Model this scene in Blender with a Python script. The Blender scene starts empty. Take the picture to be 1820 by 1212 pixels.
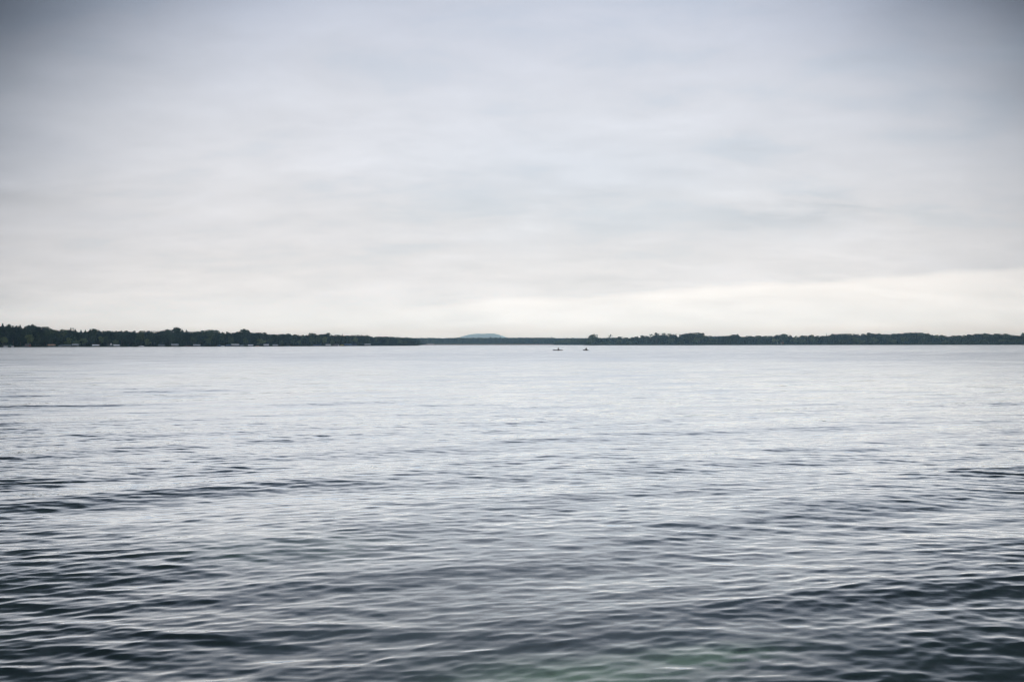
import bpy, math, random
import numpy as np
from mathutils import Vector, Matrix, Euler

random.seed(11)
rng = np.random.default_rng(5)
R = math.radians
scene = bpy.context.scene
COL = scene.collection

# ------------------------------------------------------------------ camera
H = 2.2                    # eye height above the lake
FPX = 1769.0               # focal length in photo pixels (35 mm on full frame)
CX, CY = 910.0, 606.0
def hor(px): return 611.85 - 0.0012 * (px - CX)      # horizon row (camera slightly rolled)
cam_d = bpy.data.cameras.new('camera')
cam_d.lens = 35.0; cam_d.sensor_width = 36.0
cam_d.clip_start = 0.05; cam_d.clip_end = 90000
cam = bpy.data.objects.new('camera', cam_d); COL.objects.link(cam)
cam.location = (0, 0, H)
_pitch = math.atan((hor(CX) - CY) / FPX)
cam.rotation_euler = (Matrix.Rotation(math.pi / 2 + _pitch, 4, 'X') @ Matrix.Rotation(-math.atan(0.0012), 4, 'Z')).to_euler()
scene.camera = cam

def px_x(px, Y): return (px - CX) / FPX * Y
def px_z(px, y, Y): return H + (hor(px) - y) / FPX * Y

# ------------------------------------------------------------------ node helpers
class N:
    """small expression builder over a node tree"""
    def __init__(s, nt): s.nt = nt
    def new(s, t, **kw):
        n = s.nt.nodes.new(t)
        for k, v in kw.items(): setattr(n, k, v)
        return n
    def put(s, sock, v):
        if isinstance(v, bpy.types.NodeSocket): s.nt.links.new(v, sock)
        else: sock.default_value = v
    def m(s, op, a, b=None, c=None, clamp=False):
        n = s.new('ShaderNodeMath', operation=op, use_clamp=clamp)
        s.put(n.inputs[0], a)
        if b is not None: s.put(n.inputs[1], b)
        if c is not None: s.put(n.inputs[2], c)
        return n.outputs[0]
    def add(s, a, b): return s.m('ADD', a, b)
    def sub(s, a, b): return s.m('SUBTRACT', a, b)
    def mul(s, a, b): return s.m('MULTIPLY', a, b)
    def div(s, a, b): return s.m('DIVIDE', a, b)
    def exp(s, a): return s.m('EXPONENT', a)
    def mn(s, a, b): return s.m('MINIMUM', a, b)
    def mx(s, a, b): return s.m('MAXIMUM', a, b)
    def ss(s, v, a, b, o0=0.0, o1=1.0):
        n = s.new('ShaderNodeMapRange', interpolation_type='SMOOTHSTEP')
        s.put(n.inputs['Value'], v); s.put(n.inputs['From Min'], a); s.put(n.inputs['From Max'], b)
        s.put(n.inputs['To Min'], o0); s.put(n.inputs['To Max'], o1)
        return n.outputs[0]
    def gauss(s, x, cx, wx, y, cy, wy):
        a = s.div(s.sub(x, cx), wx); b = s.div(s.sub(y, cy), wy)
        return s.exp(s.mul(s.add(s.mul(a, a), s.mul(b, b)), -1.0))
    def noise(s, vec, scale, detail=4, rough=0.5, dist=0.0):
        n = s.new('ShaderNodeTexNoise')
        s.put(n.inputs['Vector'], vec)
        n.inputs['Scale'].default_value = scale; n.inputs['Detail'].default_value = detail
        n.inputs['Roughness'].default_value = rough; n.inputs['Distortion'].default_value = dist
        return n
    def comb(s, x, y, z):
        n = s.new('ShaderNodeCombineXYZ')
        for i, v in enumerate((x, y, z)): s.put(n.inputs[i], v)
        return n.outputs[0]
    def sep(s, v):
        n = s.new('ShaderNodeSeparateXYZ'); s.put(n.inputs[0], v); return n.outputs
    def mix(s, f, a, b, mode='MIX'):
        n = s.new('ShaderNodeMix', data_type='RGBA', blend_type=mode)
        s.put(n.inputs[0], f); s.put(n.inputs[6], a); s.put(n.inputs[7], b)
        return n.outputs[2]
    def ramp(s, v, stops):
        n = s.new('ShaderNodeValToRGB'); s.put(n.inputs[0], v)
        el = n.color_ramp.elements
        while len(el) < len(stops): el.new(0.5)
        for e, (p, c) in zip(el, stops): e.position = p; e.color = (*c, 1)
        return n.outputs[0]
    def vmap(s, vec, rot=(0, 0, 0), scale=(1, 1, 1), loc=(0, 0, 0)):
        n = s.new('ShaderNodeMapping'); s.put(n.inputs[0], vec)
        n.inputs['Rotation'].default_value = rot; n.inputs['Scale'].default_value = scale; n.inputs['Location'].default_value = loc
        return n.outputs[0]

# ------------------------------------------------------------------ world: overcast sky over a Nishita base
SUN_EL, SUN_AZ = 34.0, 68.0           # hidden sun, beyond the frame to the right
world = bpy.data.worlds.new('World'); scene.world = world
world.use_nodes = True
wt = world.node_tree; wt.nodes.clear(); w = N(wt)
tc = w.new('ShaderNodeTexCoord').outputs['Generated']
dx, dy, dz = w.sep(tc)
az = w.mul(w.m('ARCTAN2', dx, dy), 57.2958)
el = w.mul(w.m('ARCSINE', dz), 57.2958)
elp = w.mx(el, 0.0)
den = w.add(w.mx(dz, 0.0), 0.20)
q = w.comb(w.div(dx, den), w.div(dy, den), 0.0)
qs = w.vmap(q, rot=(0, 0, R(8)), scale=(1.0, 1.45, 1))
n_big = w.noise(qs, 0.55, 3, 0.5, 0.4).outputs[0]
n_mid = w.noise(w.vmap(qs, loc=(7.3, 2.1, 0)), 1.5, 5, 0.52, 0.5).outputs[0]
n_fine = w.noise(w.vmap(qs, loc=(1.7, 9.4, 0)), 4.2, 5, 0.55, 0.3).outputs[0]
c_big = w.sub(n_big, 0.5); c_mid = w.sub(n_mid, 0.5); c_fine = w.sub(n_fine, 0.5)
# layered cloud colour by height, wobbling with the clouds
elw = w.add(elp, w.add(w.mul(c_big, 7.0), w.mul(c_mid, 3.0)))
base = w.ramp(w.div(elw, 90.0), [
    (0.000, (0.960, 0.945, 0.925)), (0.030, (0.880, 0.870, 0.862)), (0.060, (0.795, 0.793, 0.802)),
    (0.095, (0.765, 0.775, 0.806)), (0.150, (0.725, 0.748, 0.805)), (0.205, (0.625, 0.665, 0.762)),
    (0.290, (0.345, 0.400, 0.510)), (0.450, (0.265, 0.300, 0.365)), (1.000, (0.300, 0.330, 0.385))])  # unseen zenith raised to throw more light on lake bed and treetops
# the clear bright gap under the edge of the cloud deck
edge = w.add(w.add(w.add(w.mul(az, 0.048), 2.55), w.mul(c_mid, 0.9)), w.mul(c_fine, 0.35))
gap = w.mul(w.ss(w.sub(el, edge), -0.25, 0.22, 1.0, 0.0), w.ss(az, -16.0, 2.0, 0.25, 1.0))
base = w.mix(gap, base, (1.02, 1.00, 0.965, 1.0))
# soft streaks and a few smudges
tone = w.add(1.03, w.add(w.add(w.mul(c_mid, 0.38), w.mul(c_big, 0.22)), w.mul(c_fine, 0.26)))
smudge = w.gauss(w.add(az, w.mul(c_fine, 10.0)), 15.3, 3.6, w.add(el, w.mul(c_fine, 3.0)), 6.9, 0.8)
tone = w.sub(tone, w.mul(w.gauss(w.add(az, w.mul(c_fine, 10.0)), 15.3, 3.6, w.add(el, w.mul(c_fine, 3.0)), 6.9, 0.8), 0.15))
tone = w.sub(tone, w.mul(w.gauss(az, -27.5, 4.0, w.add(el, w.mul(c_fine, 2.0)), 7.7, 0.6), 0.13))
tone = w.sub(tone, w.mul(w.gauss(az, -27.5, 2.6, w.add(el, w.mul(c_fine, 1.0)), 2.2, 0.35), 0.10))
tone = w.add(tone, w.mul(w.gauss(az, 13.0, 9.0, w.sub(el, w.mul(az, 0.08)), 7.3, 0.55), 0.05))
tone = w.sub(tone, w.mul(w.gauss(az, 4.0, 14.0, w.add(el, w.mul(c_mid, 3.0)), 9.0, 1.5), 0.05))
tone = w.add(tone, w.mul(w.gauss(az, -14.0, 13.0, w.add(el, w.mul(c_mid, 3.0)), 10.0, 1.6), 0.05))
bluish = w.add(w.mul(smudge, 0.9), w.add(w.gauss(az, 4.0, 11.0, w.add(el, w.mul(c_mid, 4.0)), 9.0, 3.5), w.mul(w.ss(w.add(c_mid, w.mul(c_fine, 0.5)), 0.0, -0.16), w.ss(el, 2.5, 6.0, 0.0, 0.8))))
base = w.mix(w.mul(bluish, 0.6), base, w.mix(1.0, base, (0.935, 1.0, 1.045, 1.0), 'MULTIPLY'))
# lens vignette put into the sky colour: upper corners darkened, edges wobbling like cloud
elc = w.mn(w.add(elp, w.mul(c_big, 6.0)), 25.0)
wob = w.add(w.mul(c_big, 8.0), w.mul(c_mid, 4.0))
al = w.sub(w.mn(w.sub(wob, az), 37.0), w.mul(w.mx(w.sub(w.mul(az, -1.0), 60.0), 0.0), 0.6))
ar = w.sub(w.mn(w.add(az, wob), 37.0), w.mul(w.mx(w.sub(az, 60.0), 0.0), 0.6))
dl = w.mul(w.exp(w.add(w.mul(w.sub(elc, 17.0), 0.215), w.mul(w.sub(al, 27.0), 0.23))), 3.1)
dr = w.mul(w.exp(w.add(w.mul(w.sub(elc, 17.0), 0.185), w.mul(w.sub(ar, 27.0), 0.25))), 2.1)
dens = w.add(dl, dr)
dens = w.mul(w.sub(1.0, w.exp(w.div(dens, -2.5))), 2.5)
dark = w.exp(w.mul(dens, -1.0))
tint = w.mix(w.sub(1.0, dark), (1, 1, 1, 1), (0.90, 0.985, 1.125, 1.0))
# the low sky glows strongly enough to stay bright and neutral behind many kilometres of haze
tau = w.exp(w.div(elp, -1.2))
glow = w.comb(w.exp(w.mul(tau, 0.50)), w.exp(w.mul(tau, 1.07)), w.exp(w.mul(tau, 1.42)))
base = w.mix(1.0, base, glow, 'MULTIPLY')
lum = w.mul(tone, dark)
cloud = w.mix(1.0, base, tint, 'MULTIPLY')
vm = w.new('ShaderNodeVectorMath', operation='SCALE')
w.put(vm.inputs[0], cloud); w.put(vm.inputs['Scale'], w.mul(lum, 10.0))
sky = w.new('ShaderNodeTexSky', sky_type='NISHITA')
sky.sun_disc = False; sky.sun_elevation = R(SUN_EL); sky.sun_rotation = R(SUN_AZ)
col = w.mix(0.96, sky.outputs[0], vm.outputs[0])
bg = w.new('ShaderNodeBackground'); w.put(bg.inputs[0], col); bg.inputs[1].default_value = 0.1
wo = w.new('ShaderNodeOutputWorld'); wt.links.new(bg.outputs[0], wo.inputs[0])

sun_d = bpy.data.lights.new('sun', 'SUN'); sun_d.energy = 0.5; sun_d.angle = R(45); sun_d.color = (1.0, 0.95, 0.88)
sun = bpy.data.objects.new('sun', sun_d); COL.objects.link(sun)
_sv = Vector((math.cos(R(SUN_EL)) * math.sin(R(SUN_AZ)), math.cos(R(SUN_EL)) * math.cos(R(SUN_AZ)), math.sin(R(SUN_EL))))
sun.rotation_euler = _sv.to_track_quat('Z', 'Y').to_euler()
sun.location = _sv * 200

scene.view_settings.view_transform = 'Standard'
scene.view_settings.look = 'None'
scene.view_settings.exposure = 0.0
scene.view_settings.gamma = 1.0
scene.view_settings.use_curve_mapping = False
scene.render.engine = 'CYCLES'
scene.cycles.max_bounces = 8
scene.cycles.glossy_bounces = 4
scene.cycles.transmission_bounces = 6
scene.cycles.diffuse_bounces = 2
scene.cycles.volume_bounces = 5
scene.cycles.use_denoising = True
scene.cycles.filter_width = 1.15

# ------------------------------------------------------------------ mesh helpers
def tag(o, label=None, cat=None, group=None, kind=None):
    if label: o['label'] = label
    if cat: o['category'] = cat
    if group: o['group'] = group
    if kind: o['kind'] = kind
    return o

def link(name, me, parent=None, loc=None):
    o = bpy.data.objects.new(name, me); COL.objects.link(o)
    if parent is not None: o.parent = parent
    if loc is not None: o.location = loc
    return o

def empty(name, loc, rz=0.0):
    o = link(name, None, None, loc); o.rotation_euler = (0, 0, rz); o.empty_display_size = 0.2
    return o

def np_mesh(name, verts, faces, m=None, smooth=False):
    """verts (n,3), faces (k,3 or 4) numpy"""
    verts = np.asarray(verts, np.float32); faces = np.asarray(faces, np.int32)
    me = bpy.data.meshes.new(name)
    k, s = faces.shape
    me.vertices.add(len(verts)); me.vertices.foreach_set('co', verts.ravel())
    me.loops.add(k * s); me.loops.foreach_set('vertex_index', faces.ravel())
    me.polygons.add(k); me.polygons.foreach_set('loop_start', np.arange(k, dtype=np.int32) * s)
    me.polygons.foreach_set('use_smooth', np.full(k, smooth))
    me.update(calc_edges=True)
    if m is not None: me.materials.append(m)
    return me

class MB:
    """collects boxes, tubes and lofts, links them as one mesh object"""
    def __init__(s): s.v = []; s.f = []
    def _add(s, vs, fs):
        o = len(s.v); s.v += [tuple(v) for v in vs]; s.f += [tuple(i + o for i in f) for f in fs]
    def box(s, c, d, rz=0.0, rot=None):
        hx, hy, hz = d[0] / 2, d[1] / 2, d[2] / 2
        M = rot if rot is not None else Matrix.Rotation(rz, 3, 'Z')
        vs = [Vector(c) + M @ Vector((x * hx, y * hy, z * hz)) for z in (-1, 1) for x, y in ((-1, -1), (1, -1), (1, 1), (-1, 1))]
        s._add(vs, [(3, 2, 1, 0), (4, 5, 6, 7), (0, 1, 5, 4), (1, 2, 6, 5), (2, 3, 7, 6), (3, 0, 4, 7)])
    def tube(s, pts, rad, n=8):
        pts = [Vector(p) for p in pts]
        rads = rad if isinstance(rad, (list, tuple)) else [rad] * len(pts)
        rings = []
        for i, p in enumerate(pts):
            t = (pts[min(i + 1, len(pts) - 1)] - pts[max(i - 1, 0)]).normalized()
            a = t.orthogonal().normalized() if abs(t.z) > 0.99 else t.cross(Vector((0, 0, 1))).normalized()
            b = t.cross(a)
            rings.append([p + (a * math.cos(2 * math.pi * k / n) + b * math.sin(2 * math.pi * k / n)) * rads[i] for k in range(n)])
        s.loft(rings)
    def loft(s, rings, close=True, caps=True):
        n = len(rings[0]); vs = [v for r in rings for v in r]; fs = []
        for i in range(len(rings) - 1):
            for k in range(n if close else n - 1):
                fs.append((i * n + k, i * n + (k + 1) % n, (i + 1) * n + (k + 1) % n, (i + 1) * n + k))
        if caps:
            fs.append(tuple(range(n))[::-1]); fs.append(tuple((len(rings) - 1) * n + k for k in range(n)))
        s._add(vs, fs)
    def prism(s, poly, axis_vec):
        a = Vector(axis_vec)
        s.loft([[Vector(p) for p in poly], [Vector(p) + a for p in poly]])
    def build(s, name, m, parent=None, smooth=False):
        me = bpy.data.meshes.new(name); me.from_pydata(s.v, [], s.f)
        me.materials.append(m)
        if smooth:
            for p in me.polygons: p.use_smooth = True
        me.update()
        return link(name, me, parent)

def copy_tree(o, parent=None):
    c = o.copy(); COL.objects.link(c); c.parent = parent
    for ch in o.children: copy_tree(ch, c)
    return c

def mat(name, colr, rough=0.7, var=0.25, scale=3.0, spec=0.3, metal=0.0, bump=0.0):
    m = bpy.data.materials.new(name); m.use_nodes = True
    nt = m.node_tree; n = N(nt); b = nt.nodes['Principled BSDF']
    g = n.new('ShaderNodeTexCoord').outputs['Object']
    nz = n.noise(g, scale, 5, 0.6).outputs[0]
    lo = tuple(c * (1 - var) for c in colr); hi = tuple(min(1, c * (1 + var)) for c in colr)
    n.put(b.inputs['Base Color'], n.ramp(nz, [(0.3, lo), (0.7, hi)]))
    b.inputs['Roughness'].default_value = rough; b.inputs['Metallic'].default_value = metal
    b.inputs['Specular IOR Level'].default_value = spec
    if bump:
        bp = n.new('ShaderNodeBump'); bp.inputs['Strength'].default_value = bump; bp.inputs['Distance'].default_value = 0.02
        n.put(bp.inputs['Height'], nz); n.put(b.inputs['Normal'], bp.outputs[0])
    return m

def foliage_mat(name, dark_c, mid_c, light_c, by_object=True):
    m = bpy.data.materials.new(name); m.use_nodes = True
    nt = m.node_tree; n = N(nt); nt.nodes.clear()
    pos = n.new('ShaderNodeNewGeometry').outputs['Position']
    nz = n.noise(pos, 0.16, 3, 0.6).outputs[0]
    if by_object:
        r = n.new('ShaderNodeObjectInfo').outputs['Random']
        f = n.add(n.mul(r, 0.62), n.mul(nz, 0.42))
    else:
        f = n.add(n.mul(n.noise(n.vmap(pos, scale=(1, 1, 0.4)), 0.07, 2, 0.5).outputs[0], 1.3), n.mul(n.sub(nz, 0.5), 0.5))
        f = n.sub(f, 0.15)
    c = n.ramp(f, [(0.15, dark_c), (0.55, mid_c), (0.95, light_c)])
    d = n.new('ShaderNodeBsdfDiffuse'); n.put(d.inputs[0], c)
    t = n.new('ShaderNodeBsdfTranslucent'); n.put(t.inputs[0], c)
    mx = n.new('ShaderNodeMixShader'); mx.inputs[0].default_value = 0.22
    nt.links.new(d.outputs[0], mx.inputs[1]); nt.links.new(t.outputs[0], mx.inputs[2])
    out = n.new('ShaderNodeOutputMaterial'); nt.links.new(mx.outputs[0], out.inputs[0])
    return m

# ------------------------------------------------------------------ shoreline
# forward distance of the shore by photo column
def shore_Y(px):
    xs = [-700, -400, -100, 0, 240, 460, 600, 680, 738, 752, 975, 990, 1034, 1046, 1260, 1560, 1820, 2100, 2500]
    ys = [880, 940, 1000, 1050, 1130, 1250, 1420, 1560, 1690, 3000, 3000, 2560, 2480, 2060, 2000, 2000, 1900, 1800, 1650]
    return np.interp(px, xs, ys)
def shore_R(azr):
    """radius of the shoreline at azimuth (radians, 0 = ahead, + = right)"""
    a = np.asarray(azr, float)
    c = np.clip(a, R(-42), R(42))
    front = shore_Y(CX + FPX * np.tan(c)) / np.cos(c)
    t = np.clip((np.abs(a) - R(42)) / R(60), 0, 1)
    t = t * t * (3 - 2 * t)
    side = np.exp(np.log(front) * (1 - t) + np.log(30.0) * t)
    u = np.clip((np.abs(a) - R(102)) / R(50), 0, 1); u = u * u * (3 - 2 * u)
    return side * (1 - u) + 3.6 * u
def beach_mask(azr):
    px = CX + FPX * np.tan(np.clip(azr, -1.2, 1.2))
    return np.clip((px - 750) / 6, 0, 1) * np.clip((992 - px) / 6, 0, 1) * (np.abs(azr) < 1.2)

# ------------------------------------------------------------------ ground: lake bed and land in one sheet to the horizon
az_cols = np.unique(np.concatenate([np.radians(np.arange(-180, 180, 4.0)), np.radians(np.arange(-44, 44, 0.25)),
                                    np.arctan((np.array([738, 742, 746, 749, 752, 760, 975, 980, 985, 990, 1034, 1037, 1040, 1043, 1046]) - CX) / FPX)]))
far_lim = np.minimum(np.where(np.cos(az_cols) > 0, 25800, 3400) / np.maximum(np.abs(np.cos(az_cols)), 0.05), 16000 / np.maximum(np.abs(np.sin(az_cols)), 0.05))
nA = len(az_cols); RR = shore_R(az_cols); BM = beach_mask(az_cols)
rows_r = []
for k in range(1, 46): rows_r.append((RR - np.minimum(20, RR * 0.4)) * (k / 45) ** 2.6)
for s_ in (-10, -4, -1, 0, 1.2, 4, 10, 30, 70, 150, 400):
    rows_r.append(RR + s_ * np.minimum(1, RR / 50))
for far in (3900, 6000, 9500, 15500, 25800): rows_r.append(np.minimum(float(far), far_lim + (far - 25800) * 0.02))
gv = []; sand = []
for k, rr in enumerate(rows_r):
    s_ = (rr - RR) / np.minimum(1, RR / 50)
    bed = -np.minimum(3.0, 0.42 + 0.055 * rr)
    z_in = np.maximum(bed, s_ * 0.09 - 0.06)
    z_out = np.interp(s_, [0, 1.2, 4, 10, 30, 70, 150, 400, 2000, 20000], [-0.05, 0.25, 0.45, 0.55, 0.9, 1.4, 2.0, 3.0, 4.0, 5.0])
    z_b = np.interp(s_, [0, 1.2, 4, 10, 30, 70, 150, 400, 2000, 20000], [-0.05, 0.25, 0.5, 0.9, 1.8, 2.8, 3.0, 3.4, 4.0, 5.0])
    z = np.where(s_ < 0, z_in, z_out * (1 - BM) + z_b * BM)
    gv.append(np.stack([rr * np.sin(az_cols), rr * np.cos(az_cols), z], 1))
    sand.append(BM * (s_ > -15) * (s_ < 75))
nRw = len(rows_r)
gv = np.concatenate(gv); sand = np.concatenate(sand)
ii = np.arange(nRw - 1)[:, None]; jj = np.arange(nA)[None, :]
a_ = ii * nA + jj; b_ = ii * nA + (jj + 1) % nA
gf = np.stack([a_, b_, b_ + nA, a_ + nA], -1).reshape(-1, 4)

gm = bpy.data.materials.new('ground'); gm.use_nodes = True
g = N(gm.node_tree); gb = gm.node_tree.nodes['Principled BSDF']
gpos = g.new('ShaderNodeNewGeometry').outputs['Position']
gx, gy, gz = g.sep(gpos)
gn = g.noise(gpos, 0.9, 6, 0.6).outputs[0]
land = g.ramp(g.noise(gpos, 0.05, 5, 0.6).outputs[0], [(0.3, (0.022, 0.032, 0.014)), (0.7, (0.055, 0.062, 0.026))])
sandc = g.ramp(gn, [(0.3, (0.33, 0.245, 0.205)), (0.7, (0.42, 0.32, 0.27))])
sa = g.new('ShaderNodeAttribute', attribute_name='sand').outputs['Fac']
land = g.mix(sa, land, sandc)
# lake bed: dark weed and mud with pale clearings of sand
wv = g.noise(g.vmap(gpos, loc=(3.0, 1.0, 0)), 0.55, 4, 0.6).outputs[0]
patch = g.mul(g.gauss(gx, 0.40, 0.75, g.add(gy, g.mul(g.sub(gn, 0.5), 1.2)), 7.25, 0.55), 1.5)
patch2 = g.mul(g.gauss(gx, 1.5, 0.7, g.add(g.sub(gy, g.mul(gx, 0.25)), g.mul(g.sub(gn, 0.5), 1.0)), 7.55, 0.25), 1.1)
patch3 = g.mul(g.gauss(gx, -2.6, 1.2, g.add(gy, g.mul(g.sub(gn, 0.5), 1.2)), 12.2, 0.9), 0.45)
pp = g.mul(g.add(g.add(patch, patch2), patch3), g.ss(gn, 0.33, 0.6, 0.35, 1.0))
pp = g.mn(pp, 1.0)
mud = g.ramp(wv, [(0.35, (0.028, 0.044, 0.040)), (0.70, (0.085, 0.115, 0.098))])
bedc = g.mix(pp, mud, (0.66, 0.84, 0.48, 1))
g.put(gb.inputs['Base Color'], g.mix(g.ss(gz, -0.12, 0.05), bedc, land))
gb.inputs['Roughness'].default_value = 0.95; gb.inputs['Specular IOR Level'].default_value = 0.1
ground_me = np_mesh('ground', gv, gf, gm, True)
at = ground_me.attributes.new('sand', 'FLOAT', 'POINT'); at.data.foreach_set('value', sand.astype(np.float32))
tag(link('ground', ground_me), kind='structure')

# ------------------------------------------------------------------ lake water: real waves near, finer ones as slope noise
r1 = 4.4 * np.exp(np.arange(0, 1300) * 0.00275)                    # to about 160 m
r2 = r1[-1] * np.exp(np.linspace(0, math.log(3150 / r1[-1]), 46)[1:])
wr = np.concatenate([[0.4, 1.2, 2.2, 3.2], r1, r2])
wa = np.unique(np.concatenate([np.radians(np.arange(-180, -39, 4.0)), np.radians(np.linspace(-39, 39, 470)), np.radians(np.arange(40, 180, 4.0))]))
dwa = np.gradient(wa)
RG, AG = np.meshgrid(wr, wa, indexing='ij')
X0 = RG * np.sin(AG); Y0 = RG * np.cos(AG)
spr = np.maximum(np.gradient(wr)[:, None] * np.ones_like(AG), RG * dwa[None, :] * 0.55)

def vnoise(x, y, cell, seed):
    """smooth value noise"""
    rg = np.random.default_rng(seed); T = rg.random((256, 256))
    u = x / cell; v = y / cell
    iu = np.floor(u).astype(int); iv = np.floor(v).astype(int)
    fu = u - iu; fv = v - iv
    fu = fu * fu * (3 - 2 * fu); fv = fv * fv * (3 - 2 * fv)
    g_ = lambda a, b: T[a & 255, b & 255]
    return (g_(iu, iv) * (1 - fu) + g_(iu + 1, iv) * fu) * (1 - fv) + (g_(iu, iv + 1) * (1 - fu) + g_(iu + 1, iv + 1) * fu) * fv

comps = []
def family(n, l0, l1, ang, spread, slope, patch_id):
    for i in range(n):
        lam = l0 * (l1 / l0) ** ((i + rng.random()) / n)
        a = R(ang + rng.normal() * spread)
        comps.append((lam, a, slope * math.sqrt(2.0 / n), rng.random() * 6.283, patch_id))
family(7, 1.9, 5.0, 120, 8, 0.026, 0)        # wash of a passing boat: long crests running away to the right
family(20, 0.60, 2.0, 103, 14, 0.020, 1)
family(40, 0.22, 0.60, 98, 26, 0.037, 2)
family(40, 0.09, 0.24, 96, 36, 0.044, 2)
amp_fields = [0.45 + 1.1 * vnoise(X0 + 90, Y0 + 300, 14, 1),
              0.45 + 1.1 * vnoise(X0 * 0.6 + 50, Y0 + 500, 9, 2),
              0.30 + 1.0 * vnoise(X0 * 0.6 + 900, Y0 + 77, 4.5, 3) + 0.4 * vnoise(X0 + 900, Y0 + 77, 1.3, 4)]
ZW = np.zeros_like(X0); DX = np.zeros_like(X0); DY = np.zeros_like(X0); lost = np.full_like(X0, 0.026 ** 2)
wx = X0 + 0.35 * (vnoise(X0, Y0, 2.6, 7) - 0.5); wy = Y0 + 0.35 * (vnoise(X0 + 40, Y0 + 9, 2.6, 8) - 0.5)
for lam, a, sl, ph, pid in comps:
    k = 2 * math.pi / lam
    fade = np.clip((lam / spr - 2.6) / 3.0, 0, 1)
    wgt = fade * amp_fields[pid]
    arg = k * (wx * math.cos(a) + wy * math.sin(a)) + ph
    A = sl / k
    ZW += wgt * A * np.cos(arg)
    sn = wgt * A * 1.35 * np.sin(arg)
    DX -= sn * math.cos(a); DY -= sn * math.sin(a)
    lost += (1 - fade ** 2) * (sl * amp_fields[pid]) ** 2 / 2
calm = np.clip((RG - 2.0) / 2.0, 0, 1)
ZW *= calm
# wind on the far water: rippled lane, then a smoother sheet towards the shore
lane = np.interp(RG + 40 * (vnoise(X0 * .05, Y0 * .3, 25, 31) - .5) * (RG > 90), [0, 30, 60, 110, 170, 260, 360, 700, 1500, 3000], [1, 0.85, 0.6, 0.46, 0.55, 0.55, 0.40, 0.38, 0.42, 0.48])
wn = 0.75 + 0.5 * vnoise(X0 * 0.12 + 333, Y0 * 0.6 + 80, 30, 11)
far_f = np.clip((RG - 45) / 110, 0, 1); far_f = far_f * far_f * (3 - 2 * far_f)
slope_all = np.sqrt(lost) * lane * np.where(RG > 60, wn, 1.0)
amp = slope_all * (1 - 0.70 * far_f)                       # part drawn as fine ripples
rgh = np.sqrt(0.0009 + far_f * 1.15 * slope_all * np.interp(RG, [0, 300, 800, 3000], [1, 1, 1.3, 1.6]))   # part too fine to see: gloss
WV = np.stack([X0 + DX, Y0 + DY, ZW], -1).reshape(-1, 3)
nr, na = X0.shape
ii = np.arange(nr - 1)[:, None]; jj = np.arange(na)[None, :]
a_ = ii * na + jj; b_ = ii * na + (jj + 1) % na
wf = np.stack([a_, b_, b_ + na, a_ + na], -1).reshape(-1, 4)

wm = bpy.data.materials.new('lake_water'); wm.use_nodes = True
wnt = wm.node_tree; wnt.nodes.clear(); u = N(wnt)
geo = u.new('ShaderNodeNewGeometry')
aamp = u.new('ShaderNodeAttribute', attribute_name='slope').outputs['Fac']
p1 = u.vmap(geo.outputs['Position'], rot=(0, 0, R(-14)), scale=(0.42, 1.0, 1.0))
nz1 = u.noise(p1, 1.4, 7, 0.66, 0.25)
vs = u.new('ShaderNodeVectorMath', operation='SUBTRACT'); nz2 = u.noise(p1, 9.0, 4, 0.6, 0.25)
u.put(vs.inputs[0], u.mix(0.55, nz1.outputs[1], nz2.outputs[1])); vs.inputs[1].default_value = (0.5, 0.5, 0.5)
vsc = u.new('ShaderNodeVectorMath', operation='SCALE'); u.put(vsc.inputs[0], vs.outputs[0]); u.put(vsc.inputs['Scale'], u.mul(aamp, 10.0))
sx, sy, _sz = u.sep(vsc.outputs[0])
pert = u.comb(u.mul(sx, 0.6), sy, 0.0)
va = u.new('ShaderNodeVectorMath', operation='ADD'); u.put(va.inputs[0], geo.outputs['Normal']); u.put(va.inputs[1], pert)
vn = u.new('ShaderNodeVectorMath', operation='NORMALIZE'); u.put(vn.inputs[0], va.outputs[0])
nrm = vn.outputs[0]
dt = u.new('ShaderNodeVectorMath', operation='DOT_PRODUCT'); u.put(dt.inputs[0], nrm); u.put(dt.inputs[1], geo.outputs['Incoming'])
refl = u.ramp(u.m('ABSOLUTE', dt.outputs['Value']), [(p_, (q_, q_, q_)) for p_, q_ in ((0.0, 1.0), (0.05, .99), (0.12, .915), (0.18, .64), (0.25, .33), (0.34, .17), (0.5, .085), (1.0, .025))])
gl = u.new('ShaderNodeBsdfGlossy'); gl.inputs['Color'].default_value = (0.945, 0.975, 1.0, 1); gl.distribution = 'MULTI_GGX'; u.put(gl.inputs['Roughness'], u.new('ShaderNodeAttribute', attribute_name='gloss').outputs['Fac']); u.put(gl.inputs['Normal'], nrm)
rf = u.new('ShaderNodeBsdfRefraction'); rf.inputs['Color'].default_value = (0.86, 0.99, 0.93, 1); rf.inputs['Roughness'].default_value = 0.0; rf.inputs['IOR'].default_value = 1.333; u.put(rf.inputs['Normal'], nrm)
df = u.new('ShaderNodeBsdfDiffuse'); df.inputs['Color'].default_value = (0.060, 0.098, 0.104, 1)      # suspended matter
body = u.new('ShaderNodeMixShader'); body.inputs[0].default_value = 0.22
wnt.links.new(rf.outputs[0], body.inputs[1]); wnt.links.new(df.outputs[0], body.inputs[2])
ms = u.new('ShaderNodeMixShader'); u.put(ms.inputs[0], refl); wnt.links.new(body.outputs[0], ms.inputs[1]); wnt.links.new(gl.outputs[0], ms.inputs[2])
wout = u.new('ShaderNodeOutputMaterial'); wnt.links.new(ms.outputs[0], wout.inputs[0])
water_me = np_mesh('lake_water', WV, wf, wm, True)
at = water_me.attributes.new('gloss', 'FLOAT', 'POINT'); at.data.foreach_set('value', rgh.ravel().astype(np.float32))
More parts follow.
